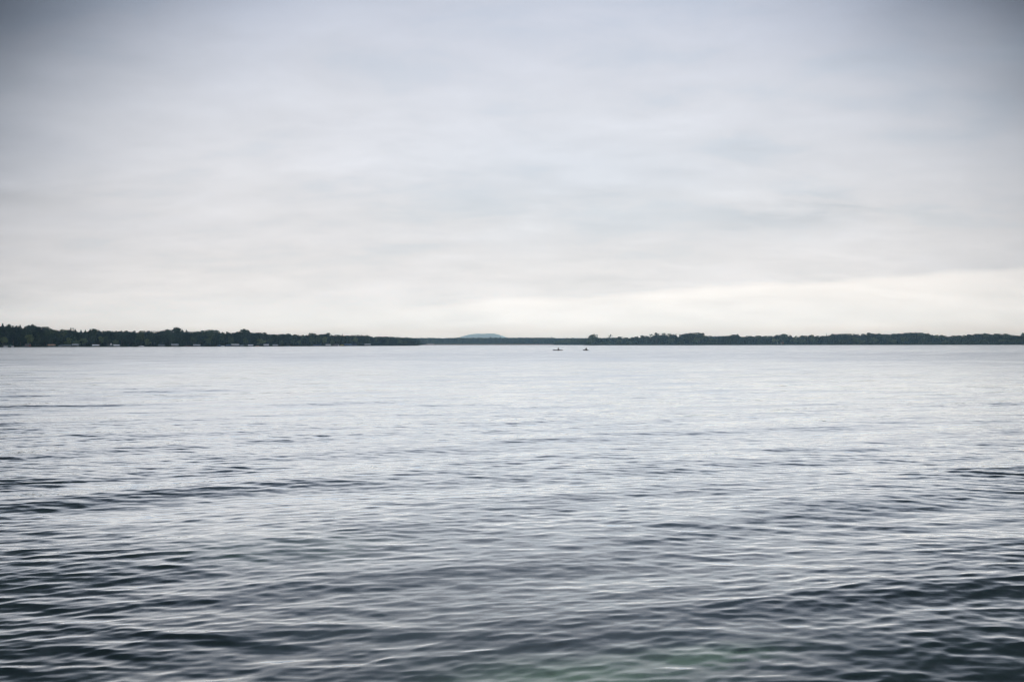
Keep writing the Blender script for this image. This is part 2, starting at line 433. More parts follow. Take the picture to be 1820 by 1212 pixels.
at = water_me.attributes.new('slope', 'FLOAT', 'POINT'); at.data.foreach_set('value', amp.ravel().astype(np.float32))
tag(link('lake_water', water_me), kind='structure')

# ------------------------------------------------------------------ the distant hill
HY = 24500.0
hx = [x for x in range(780, 945, 3)]
prof = np.interp(hx, [780, 800, 812, 822, 832, 846, 860, 875, 884, 892, 900, 912, 925, 945], [1, 3, 10, 14.5, 17.0, 18.6, 19.0, 18.8, 18.0, 15.0, 12.0, 8.0, 3.5, 0.5])
hv = []; hrows = 17
for j in range(hrows):
    t = (j / (hrows - 1)) * 2 - 1
    k = max(0.0, 1 - abs(t) ** 1.7)
    for x, p in zip(hx, prof):
        z = p * HY / FPX * k
        z *= 1 + 0.10 * (random.random() - 0.5)
        hv.append((px_x(x, HY), HY + t * 1200, z + 1.0))
nx = len(hx)
hf = [(j * nx + i, j * nx + i + 1, (j + 1) * nx + i + 1, (j + 1) * nx + i) for j in range(hrows - 1) for i in range(nx - 1)]
tag(link('hill', np_mesh('hill', hv, hf, mat('hill_forest', (0.045, 0.060, 0.040), 0.95, 0.35, 0.02, 0.05), True)), kind='structure')

# ------------------------------------------------------------------ trees
M_bark = mat('bark', (0.075, 0.062, 0.050), 0.95, 0.35, 2.0, 0.1)
M_leaf = foliage_mat('broadleaf_foliage', (0.014, 0.023, 0.015), (0.029, 0.045, 0.022), (0.090, 0.115, 0.048))
M_pine = foliage_mat('pine_foliage', (0.011, 0.018, 0.013), (0.018, 0.028, 0.018), (0.034, 0.047, 0.026))
M_light = foliage_mat('light_foliage', (0.065, 0.090, 0.038), (0.105, 0.135, 0.055), (0.150, 0.180, 0.075))
M_dry = foliage_mat('dry_foliage', (0.050, 0.042, 0.030), (0.085, 0.066, 0.046), (0.110, 0.085, 0.055))
M_wood = foliage_mat('woodland_foliage', (0.012, 0.019, 0.013), (0.026, 0.040, 0.022), (0.085, 0.108, 0.045), by_object=False)
M_bush = foliage_mat('bush_foliage', (0.040, 0.055, 0.022), (0.060, 0.082, 0.030), (0.090, 0.112, 0.042))
M_orange = mat('orange_foliage', (0.28, 0.13, 0.04), 0.9, 0.3, 3.0, 0.1)

def leaf_quads(centres, size, outward=None):
    """one small bent leaf-clump quad per centre"""
    n = len(centres)
    d = rng.normal(size=(n, 3))
    if outward is not None: d = d * 0.8 + outward
    d /= np.linalg.norm(d, axis=1)[:, None] + 1e-9
    a = np.cross(d, rng.normal(size=(n, 3))); a /= np.linalg.norm(a, axis=1)[:, None] + 1e-9
    b = np.cross(d, a)
    s = (size * (0.6 + 0.8 * rng.random(n)))[:, None] if np.ndim(size) == 0 else size[:, None]
    v = np.stack([centres - a * s * 0.5 - b * s * 0.35, centres + a * s * 0.5 - b * s * 0.5,
                  centres + a * s * 0.4 + b * s * 0.5, centres - a * s * 0.55 + b * s * 0.4], 1).reshape(-1, 3)
    f = np.arange(n * 4).reshape(-1, 4)
    return v, f

def crown_points(kind, n, rg):
    """points and outward vectors in a unit tree: height 1, width 1"""
    if kind == 'pine':
        z = 0.22 + 0.78 * rg.random(n) ** 1.25
        lay = np.sin(z * 38) * 0.05
        rad = (np.clip(1.04 - z, 0.02, 1) ** 0.7 * 0.56 + lay) * np.sqrt(0.35 + 0.65 * rg.random(n))
        th = rg.random(n) * 6.283
        rad *= 0.82 + 0.25 * np.sin(3 * th + 9 * z)
        p = np.stack([rad * np.cos(th), rad * np.sin(th), z], 1)
        o = np.stack([np.cos(th), np.sin(th), np.full(n, 0.3)], 1)
        return p, o
    nl = {'round': 13, 'tall': 12, 'sparse': 8}[kind]
    zc = {'round': 0.60, 'tall': 0.60, 'sparse': 0.72}[kind]
    hr = {'round': 0.30, 'tall': 0.36, 'sparse': 0.23}[kind]
    cs, rs = [], []
    for i in range(nl):
        th = rg.random() * 6.283; ph = rg.random()
        rr = 0.34 * math.sqrt(rg.random()); zz = zc + hr * (2 * ph - 1) * 0.9
        sq = math.sqrt(max(0.05, 1 - ((zz - zc) / (hr * 1.15)) ** 2))
        cs.append((rr * math.cos(th) * (0.4 + sq), rr * math.sin(th) * (0.4 + sq), zz))
        rs.append((0.10 + 0.09 * rg.random()) * (0.72 if kind == 'sparse' else 1.15))
    cs.append((0.02, 0, 1 - rs[0] * 0.75)); rs.append(rs[0] * 0.8)
    cs = np.array(cs); rs = np.array(rs)
    w_ = rs ** 2 / (rs ** 2).sum()
    i = rg.choice(len(rs), n, p=w_)
    d = rg.normal(size=(n, 3)); d /= np.linalg.norm(d, axis=1)[:, None]
    rad = rs[i] * (0.55 + 0.5 * rg.random(n) ** 0.6)
    p = cs[i] + d * rad[:, None] * np.array([1.15, 1.15, 0.80])
    p[:, 2] = np.clip(p[:, 2], 0.12, 1.0)
    return p, d

def trunk_mesh(kind, idx):
    mb = MB(); rr = random.Random(idx)
    top = 0.93 if kind == 'pine' else 0.72
    pts = [(0, 0, -0.03), (rr.uniform(-.01, .01), 0, 0.25), (rr.uniform(-.03, .03), rr.uniform(-.02, .02), 0.5), (rr.uniform(-.04, .04), 0, top)]
    mb.tube(pts, [0.034, 0.026, 0.018, 0.005], 6)
    if kind != 'pine':
        for i in range(6 if kind == 'sparse' else 4):
            z0 = rr.uniform(0.3, 0.58); th = rr.random() * 6.283; l = rr.uniform(.2, .36)
            mb.tube([(0, 0, z0), (l * .5 * math.cos(th), l * .5 * math.sin(th), z0 + .1), (l * math.cos(th), l * math.sin(th), z0 + .27)], [0.012, 0.008, 0.003], 5)
    o = mb.build('trunk', M_bark); me = o.data; bpy.data.objects.remove(o); return me

PROTO = {}
for kind, n_var, nleaf, size, m in (('round', 5, 620, 0.066, M_leaf), ('tall', 4, 560, 0.062, M_leaf), ('pine', 4, 560, 0.060, M_pine), ('sparse', 3, 230, 0.050, M_leaf)):
    for i in range(n_var):
        p, o = crown_points(kind, nleaf, rng)
        v, f = leaf_quads(p, size, o * 0.5)
        PROTO[kind, i] = (trunk_mesh(kind, i * 7 + len(kind)), np_mesh('crown', v, f, m))
NVAR = {'round': 5, 'tall': 4, 'pine': 4, 'sparse': 3}
KNAME = {'round': 'broadleaf_tree', 'tall': 'broadleaf_tree', 'sparse': 'broadleaf_tree', 'pine': 'pine_tree'}

def ground_z(px, Y):
    r = math.hypot(px_x(px, Y), Y); a = math.atan2(px - CX, FPX); Rs = float(shore_R(a)); s_ = r - Rs
    b = float(beach_mask(a))
    zo = np.interp(s_, [0, 1.2, 4, 10, 30, 70, 150, 400, 2000], [-0.05, 0.25, 0.45, 0.55, 0.9, 1.4, 2.0, 3.0, 4.0])
    zb = np.interp(s_, [0, 1.2, 4, 10, 30, 70, 150, 400, 2000], [-0.05, 0.25, 0.5, 0.9, 1.8, 2.8, 3.0, 3.4, 4.0])
    return float(zo * (1 - b) + zb * b)

def tree(kind, px, Y, top_y, width_px, label, group, cat='tree', crown_m=None, name=None):
    z0 = ground_z(px, Y)
    h = max(2.0, px_z(px, top_y, Y) - z0)
    wd = width_px / FPX * Y
    i = random.randrange(NVAR[kind])
    tr, cr = PROTO[kind, i]
    e = empty(name or KNAME[kind], (px_x(px, Y), Y, z0), random.random() * 6.283)
    e.scale = (wd, wd, h)
    link('trunk', tr, e)
    c = link('crown', cr, e)
    if crown_m is not None:
        c.material_slots[0].link = 'OBJECT'; c.material_slots[0].material = crown_m
    tag(e, label, cat, group)
    return e

SKY = [(-60, 575), (0, 576), (20, 576), (35, 579), (40, 581), (52, 577), (68, 577), (75, 581), (83, 581), (90, 584), (100, 585), (120, 585), (131, 585), (150, 588),
       (165, 584), (172, 586), (190, 587), (205, 588), (220, 587), (235, 588), (243, 591), (250, 587), (258, 587), (266, 588), (275, 591), (282, 587), (293, 585), (300, 588),
       (310, 582), (320, 584), (330, 586), (340, 590), (348, 590), (357, 587), (365, 590), (368, 586), (380, 586), (386, 589), (410, 590), (418, 591), (424, 588), (433, 585),
       (441, 587), (446, 592), (452, 590), (470, 590), (478, 594), (487, 594), (515, 593), (528, 595), (545, 595), (555, 592), (565, 594), (579, 592), (590, 595), (610, 594),
       (620, 596), (637, 594), (650, 596), (668, 598), (680, 597), (700, 598), (726, 600), (740, 601.5), (750, 608), (756, 612)]
SKYR = [(1040, 606), (1045, 605), (1049, 600), (1055, 594), (1060, 598), (1064, 601), (1070, 601), (1082, 600), (1095, 599), (1105, 597), (1112, 599), (1122, 601), (1135, 597), (1145, 596), (1152, 598),
        (1158, 594), (1166, 591), (1175, 594), (1180, 592), (1187, 592), (1195, 593), (1200, 595), (1207, 593), (1213, 594), (1220, 591), (1230, 591), (1240, 591), (1248, 592), (1252, 596), (1256, 598),
        (1262, 601), (1270, 602), (1285, 597), (1297, 596), (1307, 594), (1312, 597), (1320, 598), (1330, 597), (1345, 597), (1350, 596), (1375, 597), (1391, 593), (1400, 596), (1420, 596), (1440, 595),
        (1460, 597), (1480, 594), (1495, 592), (1530, 593), (1552, 591), (1570, 594), (1597, 592), (1610, 592), (1625, 590), (1640, 591), (1650, 595), (1670, 595), (1690, 597), (1700, 595), (1722, 594),
        (1748, 592), (1770, 592), (1790, 593), (1800, 596), (1815, 597), (1822, 592), (1860, 591), (1900, 593)]
def prof_y(tab, x): return float(np.interp(x, [t[0] for t in tab], [t[1] for t in tab]))

# landmarks that tree labels refer to, filled from the shore list below
SHORE = [  # kind, x0, x1, top y, colour key, label
    ('boat', 6, 14, 613.3, 'white', 'white motorboat low on the water, nearest the corner of the wooded shore'),
    ('tent', 14.5, 19.5, 612.6, 'green', 'small dark green peaked boat shelter between two white boats'),
    ('boat', 20, 25, 614.0, 'white', 'small white boat just past the dark green peaked shelter'),
    ('house', 44.5, 52, 610.8, 'redbrown', 'reddish brown cottage under the dense dark trees'),
    ('lift', 86, 98, 611.8, 'tan', 'boat lift under an orange tan canopy'),
    ('lift', 105, 111, 613.2, 'slate', 'low narrow slate canopy beside the long slate boat lift'),
    ('lift', 112, 127, 612.2, 'slate', 'long boat lift with dark slate canopy next to a pale grey one'),
    ('lift', 128.5, 140, 611.2, 'grey', 'tall boat lift with pale grey canopy and white posts'),
    ('lift', 164.5, 176.5, 612.2, 'white', 'boat lift with bright white flat canopy standing alone'),
    ('house', 192, 200, 611.2, 'darkgreen', 'dark green cabin with a small white gable peak'),
    ('lift', 203, 213, 612.3, 'white', 'boat lift with white canopy beside the dark green cabin'),
    ('boat', 247, 256, 612.7, 'white', 'white cabin boat under the trees past the white canopies'),
    ('lift', 282, 293, 612.1, 'slate', 'boat lift with blue grey canopy and a pale boat below'),
    ('lift', 305, 317, 611.3, 'grey', 'boat lift with light grey raised canopy beneath the tallest tufted tree'),
    ('boat', 327, 340, 614.2, 'brown', 'long low brown boat between two grey canopies'),
    ('lift', 344, 356, 611.9, 'grey', 'boat lift with sloping grey white canopy after the low brown boat'),
    ('tent', 385.5, 392, 612.6, 'blue', 'small blue peaked shelter before the row of canopies'),
    ('boat', 393.5, 399, 613.0, 'white', 'small white boat beside the blue peaked shelter'),
    ('lift', 402, 411, 612.6, 'navy', 'boat lift with navy canopy next to the widest white canopy'),
    ('lift', 411.8, 425, 611.4, 'white', 'widest white canopy boat lift of the shoreline row'),
    ('lift', 426.5, 434, 612.6, 'slate', 'short slate canopy boat lift after the widest white canopy'),
    ('lift', 441, 450, 612.2, 'white', 'boat lift with bluish white canopy under the big rounded tree'),
    ('boat', 454, 461, 614.0, 'tan', 'low cream boat on the open water edge of the shore'),
    ('lift', 469, 478, 611.6, 'white', 'boat lift with high white canopy past the low cream boat'),
    ('lift', 485, 494, 612.1, 'grey', 'boat lift with blue white canopy after the high white one'),
    ('boat', 509, 516, 613.2, 'slate', 'faint grey boat against the dark bank'),
    ('lift', 557, 571, 612.3, 'navy', 'long dim navy canopy low on the dark bank'),
    ('lift', 579, 588, 611.7, 'white', 'small blue white canopy next to the dark red boathouse'),
    ('house', 591, 601, 611.6, 'darkred', 'dark red boathouse with a white end wall'),
    ('tent', 603.5, 610, 612.2, 'yellow', 'bright yellow tent at the water edge'),
    ('lift', 612.5, 626, 611.4, 'blue', 'long blue canopy boat lift past the yellow tent'),
    ('lift', 627, 635, 611.6, 'navy', 'dark blue canopy boat lift beside the long blue canopy'),
    ('lift', 648, 659, 611.3, 'white', 'blue white canopy boat lift farthest along the wooded shore'),
]
LM_L = [(14, 'the white motorboat'), (48, 'the reddish brown cottage'), (92, 'the orange tan canopy'), (126, 'the long slate canopy'), (170, 'the lone flat white canopy'),
        (196, 'the dark green cabin'), (251, 'the white cabin boat'), (288, 'the blue grey canopy'), (311, 'the light grey raised canopy'), (350, 'the sloping grey canopy'),
        (389, 'the blue peaked shelter'), (418, 'the widest white canopy'), (445, 'the bluish white canopy'), (473, 'the high white canopy'), (512, 'the faint grey boat'),
        (564, 'the long navy canopy'), (596, 'the dark red boathouse'), (619, 'the long blue canopy'), (653, 'the farthest white canopy'), (738, 'the end of the headland')]
LM_R = [(1055, 'the pointed tree on the islet tip'), (1085, 'the dry wispy tree'), (1166, 'the first airy crown'), (1235, 'the flat-topped dense clump'), (1307, 'the dark mound tree'),
        (1391, 'the orange bush'), (1495, 'the broad wooded rise'), (1552, 'the single crown on the rise'), (1628, 'the white buoy'), (1690, 'the dip in the far skyline'), (1748, 'the long rounded ridge'), (1815, 'the notch near the frame edge')]
ORD = ['first', 'second', 'third', 'fourth', 'fifth', 'sixth', 'seventh', 'eighth', 'ninth', 'tenth']
def label_trees(items, marks, where):
    """items: list of [px, adjective, kindword, front?]; gives each a label counted from the nearest landmark"""
    out = {}
    buckets = {}
    for i, (x, adj, kw, row) in enumerate(items):
        j = min(range(len(marks)), key=lambda k: abs(marks[k][0] - x))
        side = 'left' if x < marks[j][0] else 'right'
        buckets.setdefault((j, side, row), []).append((abs(x - marks[j][0]), i))
    for (j, side, row), lst in buckets.items():
        for n, (_, i) in enumerate(sorted(lst)):
            x, adj, kw, _r = items[i]
            out[i] = f"{adj} {kw}, {ORD[min(n, 9)]} {row} tree {side} of {marks[j][1]}"
    return out

# --- the skyline and front rows, each tree a thing
plan = []    # kind, px, Y, top, width, adj, kindword, row, zone
x = -26.0
while x < 744:
    wd = random.uniform(9, 15) * (1.0 if x < 480 else 0.78 if x < 640 else 0.62)
    top = min(prof_y(SKY, x - wd * .22), prof_y(SKY, x + wd * .22), prof_y(SKY, x)) + random.uniform(-0.6, 0.9)
    kind = random.choices(['round', 'tall', 'pine'], [5, 3, 3 if x < 240 else 1.2])[0]
    if kind == 'pine': wd *= 0.85
    plan.append([kind, x, shore_Y(x) + random.uniform(18, 48), top, wd * 1.25, 'L', 'skyline'])
    x += wd * 0.78
for (x, top, wd, kind) in ((126, 580.5, 9, 'tall'), (310, 582, 7, 'pine'), (433, 585, 24, 'round'), (165, 583.5, 13, 'round'), (52, 576.5, 11, 'tall'), (315, 583, 16, 'round')):
    plan.append([kind, x, shore_Y(x) + 30, top, wd, 'L', 'skyline'])
x = -20.0
while x < 745:
    wd = random.uniform(11, 17) * (1.0 if x < 480 else 0.75)
    sk = prof_y(SKY, x); base_y = hor(x) + H * FPX / shore_Y(x)
    top = base_y - (base_y - sk) * random.uniform(0.42, 0.80)
    plan.append([random.choice(['round', 'round', 'tall']), x, shore_Y(x) + random.uniform(7, 16), top, wd, 'L', 'front row'])
    x += wd * 1.0
x = 1046.0
while x < 1850:
    wd = random.uniform(9, 14)
    top = min(prof_y(SKYR, x - wd * .2), prof_y(SKYR, x + wd * .2), prof_y(SKYR, x)) + random.uniform(-0.4, 0.8)
    kind = random.choices(['round', 'tall', 'pine'], [6, 2, 0.5])[0]
    if 1152 < x < 1216: kind = 'sparse'; top -= 0.3
    plan.append([kind, x, shore_Y(x) + random.uniform(20, 60), top, wd * 1.2, 'R', 'skyline'])
    x += wd * 0.80
for (x, top, wd, kind) in ((1055, 593.3, 14, 'tall'), (1085, 593.5, 8, 'sparse'), (1166, 590.6, 14, 'sparse'), (1182, 591.4, 11, 'sparse'), (1307, 593.6, 17, 'round'), (1391, 592.8, 18, 'round'), (1228, 590.8, 18, 'round'), (1243, 590.8, 16, 'round'), (1468.5, 592.5, 3.4, 'pine')):
    plan.append([kind, x, shore_Y(x) + 16, top, wd, 'R', 'skyline'])
x = 1050.0
while x < 1850:
    wd = random.uniform(12, 19)
    sk = prof_y(SKYR, x); base_y = hor(x) + H * FPX / shore_Y(x)
    top = base_y - (base_y - sk) * random.uniform(0.42, 0.78)
    plan.append([random.choice(['round', 'round', 'tall']), x, shore_Y(x) + random.uniform(9, 16), top, wd, 'R', 'front row'])
    x += wd * 1.18
for zone, marks in (('L', LM_L), ('R', LM_R)):
    sub = [p for p in plan if p[5] == zone]
    adjs = []
    for p in sub:
        hpx = hor(p[1]) - p[3]
        adj = {'round': 'rounded', 'tall': 'tall oval', 'pine': 'narrow pointed', 'sparse': 'thin-crowned'}[p[0]]
        kw = {'round': 'broadleaf', 'tall': 'broadleaf', 'pine': 'conifer', 'sparse': 'broadleaf'}[p[0]]
        adjs.append((p[1], adj, kw, p[6]))
    labs = label_trees(adjs, marks, zone)
    for i, p in enumerate(sub):
        grp = ('skyline trees along the ' if p[6] == 'skyline' else 'front row trees along the ') + ('near wooded shore' if zone == 'L' else 'far point')
        special = {1085: M_dry}.get(p[1])
        if special is None and p[6] == 'front row' and random.random() < (0.5 if zone == 'R' else 0.25): special = M_light
        if special is None and p[6] == 'skyline' and zone == 'R' and random.random() < 0.15: special = M_light
        tree(p[0], p[1], p[2], p[3], p[4], labs[i], grp, crown_m=special)
# far blue treeline across the bay
x = 757.0
while x < 988:
    wd = random.uniform(6.5, 10.5)
    top = float(np.interp(x, [740, 780, 800, 850, 880, 925, 985, 1040], [600.6, 601, 600.4, 600.3, 599.4, 599.4, 599.2, 600.5])) + random.uniform(-0.5, 0.6)
    if x < 815: lab = 'small blue grey tree of the far treeline between headland and hill'
    elif x < 905: lab = 'small blue grey tree of the far treeline beneath the pale hill'
    else: lab = 'small blue grey tree of the far treeline between hill and teal clump'
    tree(random.choice(['round', 'tall', 'pine']), x, 3000 + random.uniform(110, 150), top, wd * 1.3, lab, lab.replace('small blue grey tree', 'trees'))
    x += wd * 0.86
# teal clump on the middle point
for k, (x, top, wd) in enumerate(((987.5, 608.3, 7), (992, 605.6, 9), (998, 604.0, 10), (1005, 603.0, 11), (1012, 602.6, 11), (1019, 603.2, 10), (1026, 602.6, 11), (1033, 603.4, 10), (1040, 602.6, 11))):
    tree('round', x, shore_Y(x) + 26, top, wd * 1.2, f"teal green bushy tree, {ORD[k]} of the middle clump counting from its low tip", 'bushy trees of the middle clump', crown_m=M_light)

# --- bushes in front of the trees on the far point
for k, (x, top, wd) in enumerate(((1262, 607.5, 10), (1272, 606.5, 12), (1650, 607.5, 12), (1664, 606.8, 14), (1682, 607.2, 13), (1700, 605.6, 10), (1712, 607, 14), (1730, 606.4, 15), (1747, 606.8, 14),
                                  (1764, 605.6, 17), (1783, 605, 17), (1800, 603.6, 20), (1816, 602.6, 20))):
    tree('round', x, shore_Y(x) + 7.5, top, wd * 1.2, f"olive green waterside bush, {ORD[k] if k < 10 else ('eleventh', 'twelfth', 'thirteenth')[k - 10]} from the gap after the dense clump",
         'olive bushes at the water edge', 'bush', M_bush, 'bush')
tree('round', 1391, shore_Y(1391) + 6.0, 607.8, 4.5, 'small orange bush low on the bank under a rounded crown', None, 'bush', M_orange, 'bush')

# --- the wood behind: one mass
def wood_mass():
    P, Fs, off = [], [], 0
    def put(px, Y, top, wpx, n, size):
        nonlocal off
        z0 = ground_z(px, Y); h = max(1.5, px_z(px, top, Y) - z0); wd = wpx / FPX * Y
        p, o = crown_points(random.choice(['round', 'tall']), n, rng)
        p = p.copy(); p[:, 2] = (p[:, 2] - 0.12) / 0.88 * 1.0
        c = p * np.array([wd, wd, h]) + np.array([px_x(px, Y), Y, z0])
        v, f = leaf_quads(c, size, o * 0.4)
        P.append(v); Fs.append(f + off); off += len(v)
    for zone, x0, x1, tab, lo, hi, step in (('L', -420, 745, SKY, 20, 130, 2.2), ('R', 1046, 2250, SKYR, 20, 140, 2.6)):
        x = x0
        while x < x1:
            for t in (0.15, 0.45, 0.8):
                xx = x + random.uniform(-2, 2); Y = float(shore_Y(xx)) + lo + (hi - lo) * t * random.uniform(0.7, 1.2)
                sk = prof_y(tab, xx); by = hor(xx)
                top = by - (by - sk) * random.uniform(0.55, 0.93) * (0.8 if t < 0.3 else 1)
                if 745 < xx < 1046: continue
                put(xx, Y, top, random.uniform(10, 16) * (1.0 if xx < 480 or zone == 'R' else 0.75), 85, 2.4)
            x += step
    # far side of the bay, and the low ridge behind the point
    x = 700
    while x < 1100:
        for t in (0.1, 0.5, 1.0):
            Y = 3000 + 160 + 140 * t
            top = 601.6 + random.uniform(-0.6, 0.9)
            put(x, Y, top, random.uniform(8, 13), 90, 4.0)
        put(x, 3000 + 150, 607.5 + random.uniform(-.8, .6), random.uniform(7, 10), 50, 3.6)
        x += 2.2
    # bluish ridge glimpsed behind the right-hand trees
    for x, top in [(xx, float(np.interp(xx, [1225, 1255, 1262, 1275, 1290, 1330, 1345, 1590, 1612, 1628, 1642, 1655], [602, 597.5, 597, 598, 598, 599, 597.5, 593.5, 591.5, 590, 591, 596]))) for xx in np.arange(1225, 1350, 2.5)] + \
                  [(xx, float(np.interp(xx, [1580, 1612, 1628, 1640, 1660], [594, 591.5, 590.3, 591.2, 597]))) for xx in np.arange(1580, 1660, 3)]:
        put(x, 3100 + random.uniform(0, 60), top + random.uniform(0, .8), random.uniform(9, 13), 80, 4.5)
    # teal point underwood
    for x in np.arange(986, 1046, 1.8):
        put(x, float(shore_Y(x)) + 45, float(np.interp(x, [986, 992, 1005, 1046], [609.5, 606.5, 604.2, 603.6])) + random.uniform(0, 1), random.uniform(7, 10), 70, 3.2)
    return np.concatenate(P), np.concatenate(Fs)
v, f = wood_mass()
tag(link('woodland', np_mesh('woodland', v, f, M_wood)), 'dense dark wood filling the shores behind the outer trees', 'woodland', kind='stuff')

# --- reeds and marsh grass along the water
def blades(spans, n, h0, h1, wdt, d0, d1):
    P = []
    for (xa, xb, share) in spans:
        k = int(n * share)
        xs = xa + (xb - xa) * rng.random(k)
        Y = shore_Y(xs) + d0 + (d1 - d0) * rng.random(k)
        X = (xs - CX) / FPX * Y
        z0 = np.array([ground_z(a, b) for a, b in zip(xs, Y)])
        h = (h0 + (h1 - h0) * rng.random(k)) * (0.7 + 0.6 * vnoise(X + 5000, Y, 9.0, 21))
        lean = rng.normal(size=k) * 0.25; ww = wdt * (0.6 + 0.8 * rng.random(k)); dyy = rng.normal(size=k) * 0.2
        P.append(np.stack([np.stack([X - ww, Y - dyy, z0 - .05], 1), np.stack([X + ww, Y + dyy, z0 - .05], 1), np.stack([X + ww * .3 + lean, Y, z0 + h], 1), np.stack([X - ww * .3 + lean, Y, z0 + h * .96], 1)], 1).reshape(-1, 3))
    v = np.concatenate(P); return v, np.arange(len(v)).reshape(-1, 4)
M_reed = foliage_mat('reed_blades', (0.040, 0.055, 0.022), (0.062, 0.080, 0.032), (0.085, 0.100, 0.045), by_object=False)
v, f = blades([(1046, 1275, 0.40), (1275, 1560, 0.25), (1560, 1860, 0.35)], 15000, 1.2, 2.0, 0.22, 0.8, 7)
tag(link('reeds', np_mesh('reeds', v, f, M_reed)), 'pale green reeds fringing the far wooded point', 'reeds', kind='stuff')
M_marsh = foliage_mat('marsh_grass', (0.060, 0.075, 0.035), (0.085, 0.100, 0.045), (0.11, 0.125, 0.06), by_object=False)
v, f = blades([(757, 926, 1.0)], 9000, 2.0, 3.4, 0.5, 72, 104)
tag(link('marsh_grass', np_mesh('marsh_grass', v, f, M_marsh)), 'light green marsh grass above the pinkish far beach', 'grass', kind='stuff')

# ------------------------------------------------------------------ boat lifts, boats, cabins along the near wooded shore
CLR = {'white': (0.78, 0.80, 0.84), 'tan': (0.46, 0.29, 0.20), 'slate': (0.16, 0.20, 0.24), 'grey': (0.46, 0.50, 0.56), 'navy': (0.07, 0.10, 0.20), 'blue': (0.16, 0.24, 0.42),
       'green': (0.04, 0.10, 0.08), 'redbrown': (0.14, 0.055, 0.04), 'darkgreen': (0.05, 0.075, 0.065), 'brown': (0.15, 0.10, 0.085), 'darkred': (0.13, 0.05, 0.055), 'yellow': (0.75, 0.62, 0.16)}
M_c = {k: mat('canopy_' + k, c, 0.6, 0.10, 1.5, 0.3) for k, c in CLR.items()}
M_alu = mat('aluminium', (0.55, 0.56, 0.58), 0.4, 0.1, 4.0, 0.5, 0.8)
M_win = mat('window_glass', (0.03, 0.035, 0.04), 0.08, 0.1, 2.0, 0.6)
M_trim = mat('white_trim', (0.75, 0.76, 0.78), 0.6, 0.08)
M_roof = mat('shingle_roof', (0.09, 0.085, 0.085), 0.9, 0.3, 6.0, 0.15)
M_hull = {k: mat('hull_' + k, CLR[k], 0.3, 0.08, 1.0, 0.5) for k in ('white', 'brown', 'tan', 'slate')}

def boat_lift(px0, px1, ytop, c, label):
    xc = (px0 + px1) / 2; Y = float(shore_Y(xc)) - 5.0
    L = (px1 - px0) / FPX * Y; zt = max(1.4, px_z(xc, ytop, Y)); Wd = 3.0
    t = empty('boat_lift', (px_x(xc, Y), Y, 0), random.uniform(-0.06, 0.06))
    cv = min(0.62, zt * 0.28); ze = zt - cv - 0.25
    mb = MB()                                       # barrel canopy with a hanging valance
    prof_o = [(-Wd / 2, ze - 0.35), (-Wd / 2, ze + 0.25), (-Wd * .36, ze + 0.25 + cv * .7), (-Wd * .15, ze + .25 + cv), (Wd * .15, ze + .25 + cv), (Wd * .36, ze + .25 + cv * .7), (Wd / 2, ze + .25), (Wd / 2, ze - .35)]
    prof_i = [(y * 0.97, z - 0.05) for y, z in reversed(prof_o)]
    ring = [(y, z) for y, z in prof_o + prof_i]
    mb.loft([[Vector((sx_ * L / 2, y, z)) for y, z in ring] for sx_ in (-1, 1)])
    mb.build('canopy', M_c[c], t)
    for sx_ in (-1, 1):
        for sy_ in (-1, 1):
            p = MB(); p.tube([(sx_ * L * .38, sy_ * (Wd / 2 - .12), -1.2), (sx_ * L * .38, sy_ * (Wd / 2 - .12), ze + .2)], 0.06, 6); p.build('post', M_alu, t)
    for sy_ in (-1, 1):
        p = MB(); p.box((0, sy_ * (Wd / 2 - .12), 0.45), (L * .8, .1, .14)); p.build('beam', M_alu, t)
    p = MB(); p.box((0, 0, 0.30), (L * .1, Wd - .3, .1)); p.box((L * .25, 0, 0.30), (L * .06, Wd - .3, .1)); p.box((-L * .25, 0, 0.30), (L * .06, Wd - .3, .1)); p.build('cradle', M_alu, t)
    tag(t, label, 'boat lift', 'boat lifts along the wooded shore')

def motorboat(px0, px1, ytop, c, label, Y=None, group='boats along the wooded shore'):
    xc = (px0 + px1) / 2; Y = Y or float(shore_Y(xc)) - 8.0
    L = (px1 - px0) / FPX * Y; top = max(0.55, px_z(xc, ytop, Y)); B = min(2.2, L * .36); fb = min(0.75, top * .7)
    t = empty('motorboat', (px_x(xc, Y), Y, 0), random.choice([0, math.pi]) + random.uniform(-.1, .1))
    rings = []
    for s_, wd_, kz, dz_ in ((-.5, .86, -.22, 0), (-.2, 1, -.25, 0), (.15, .95, -.25, .04), (.35, .62, -.2, .10), (.47, .2, -.02, .17), (.5, .03, .2, .2)):
        b = B / 2 * wd_
        rings.append([Vector((s_ * L, -b, fb + dz_)), Vector((s_ * L, -b * .85, .05)), Vector((s_ * L, 0, kz)), Vector((s_ * L, b * .85, .05)), Vector((s_ * L, b, fb + dz_)), Vector((s_ * L, b * .8, fb + dz_ - .08)), Vector((s_ * L, 0, fb + dz_ - .12)), Vector((s_ * L, -b * .8, fb + dz_ - .08))])
    mb = MB(); mb.loft(rings); mb.build('hull', M_hull[c], t, True)
    if top - fb > 0.25:
        mb = MB(); mb.prism([(-.05 * L, -B * .36, fb - .1), (.2 * L, -B * .3, fb - .1), (.1 * L, -B * .28, top), (-.02 * L, -B * .30, top)], (0, B * .66, 0)); mb.build('windscreen', M_win, t)
    mb = MB(); mb.box((-.53 * L, 0, fb * .55), (.28, .3, .5)); mb.box((-.535 * L, 0, .05), (.14, .1, .8)); mb.build('outboard_motor', M_roof, t)
    mb = MB(); mb.box((-.25 * L, 0, fb + .1), (.45, B * .6, .38)); mb.build('seat', M_trim, t)
    tag(t, label, 'boat', group)

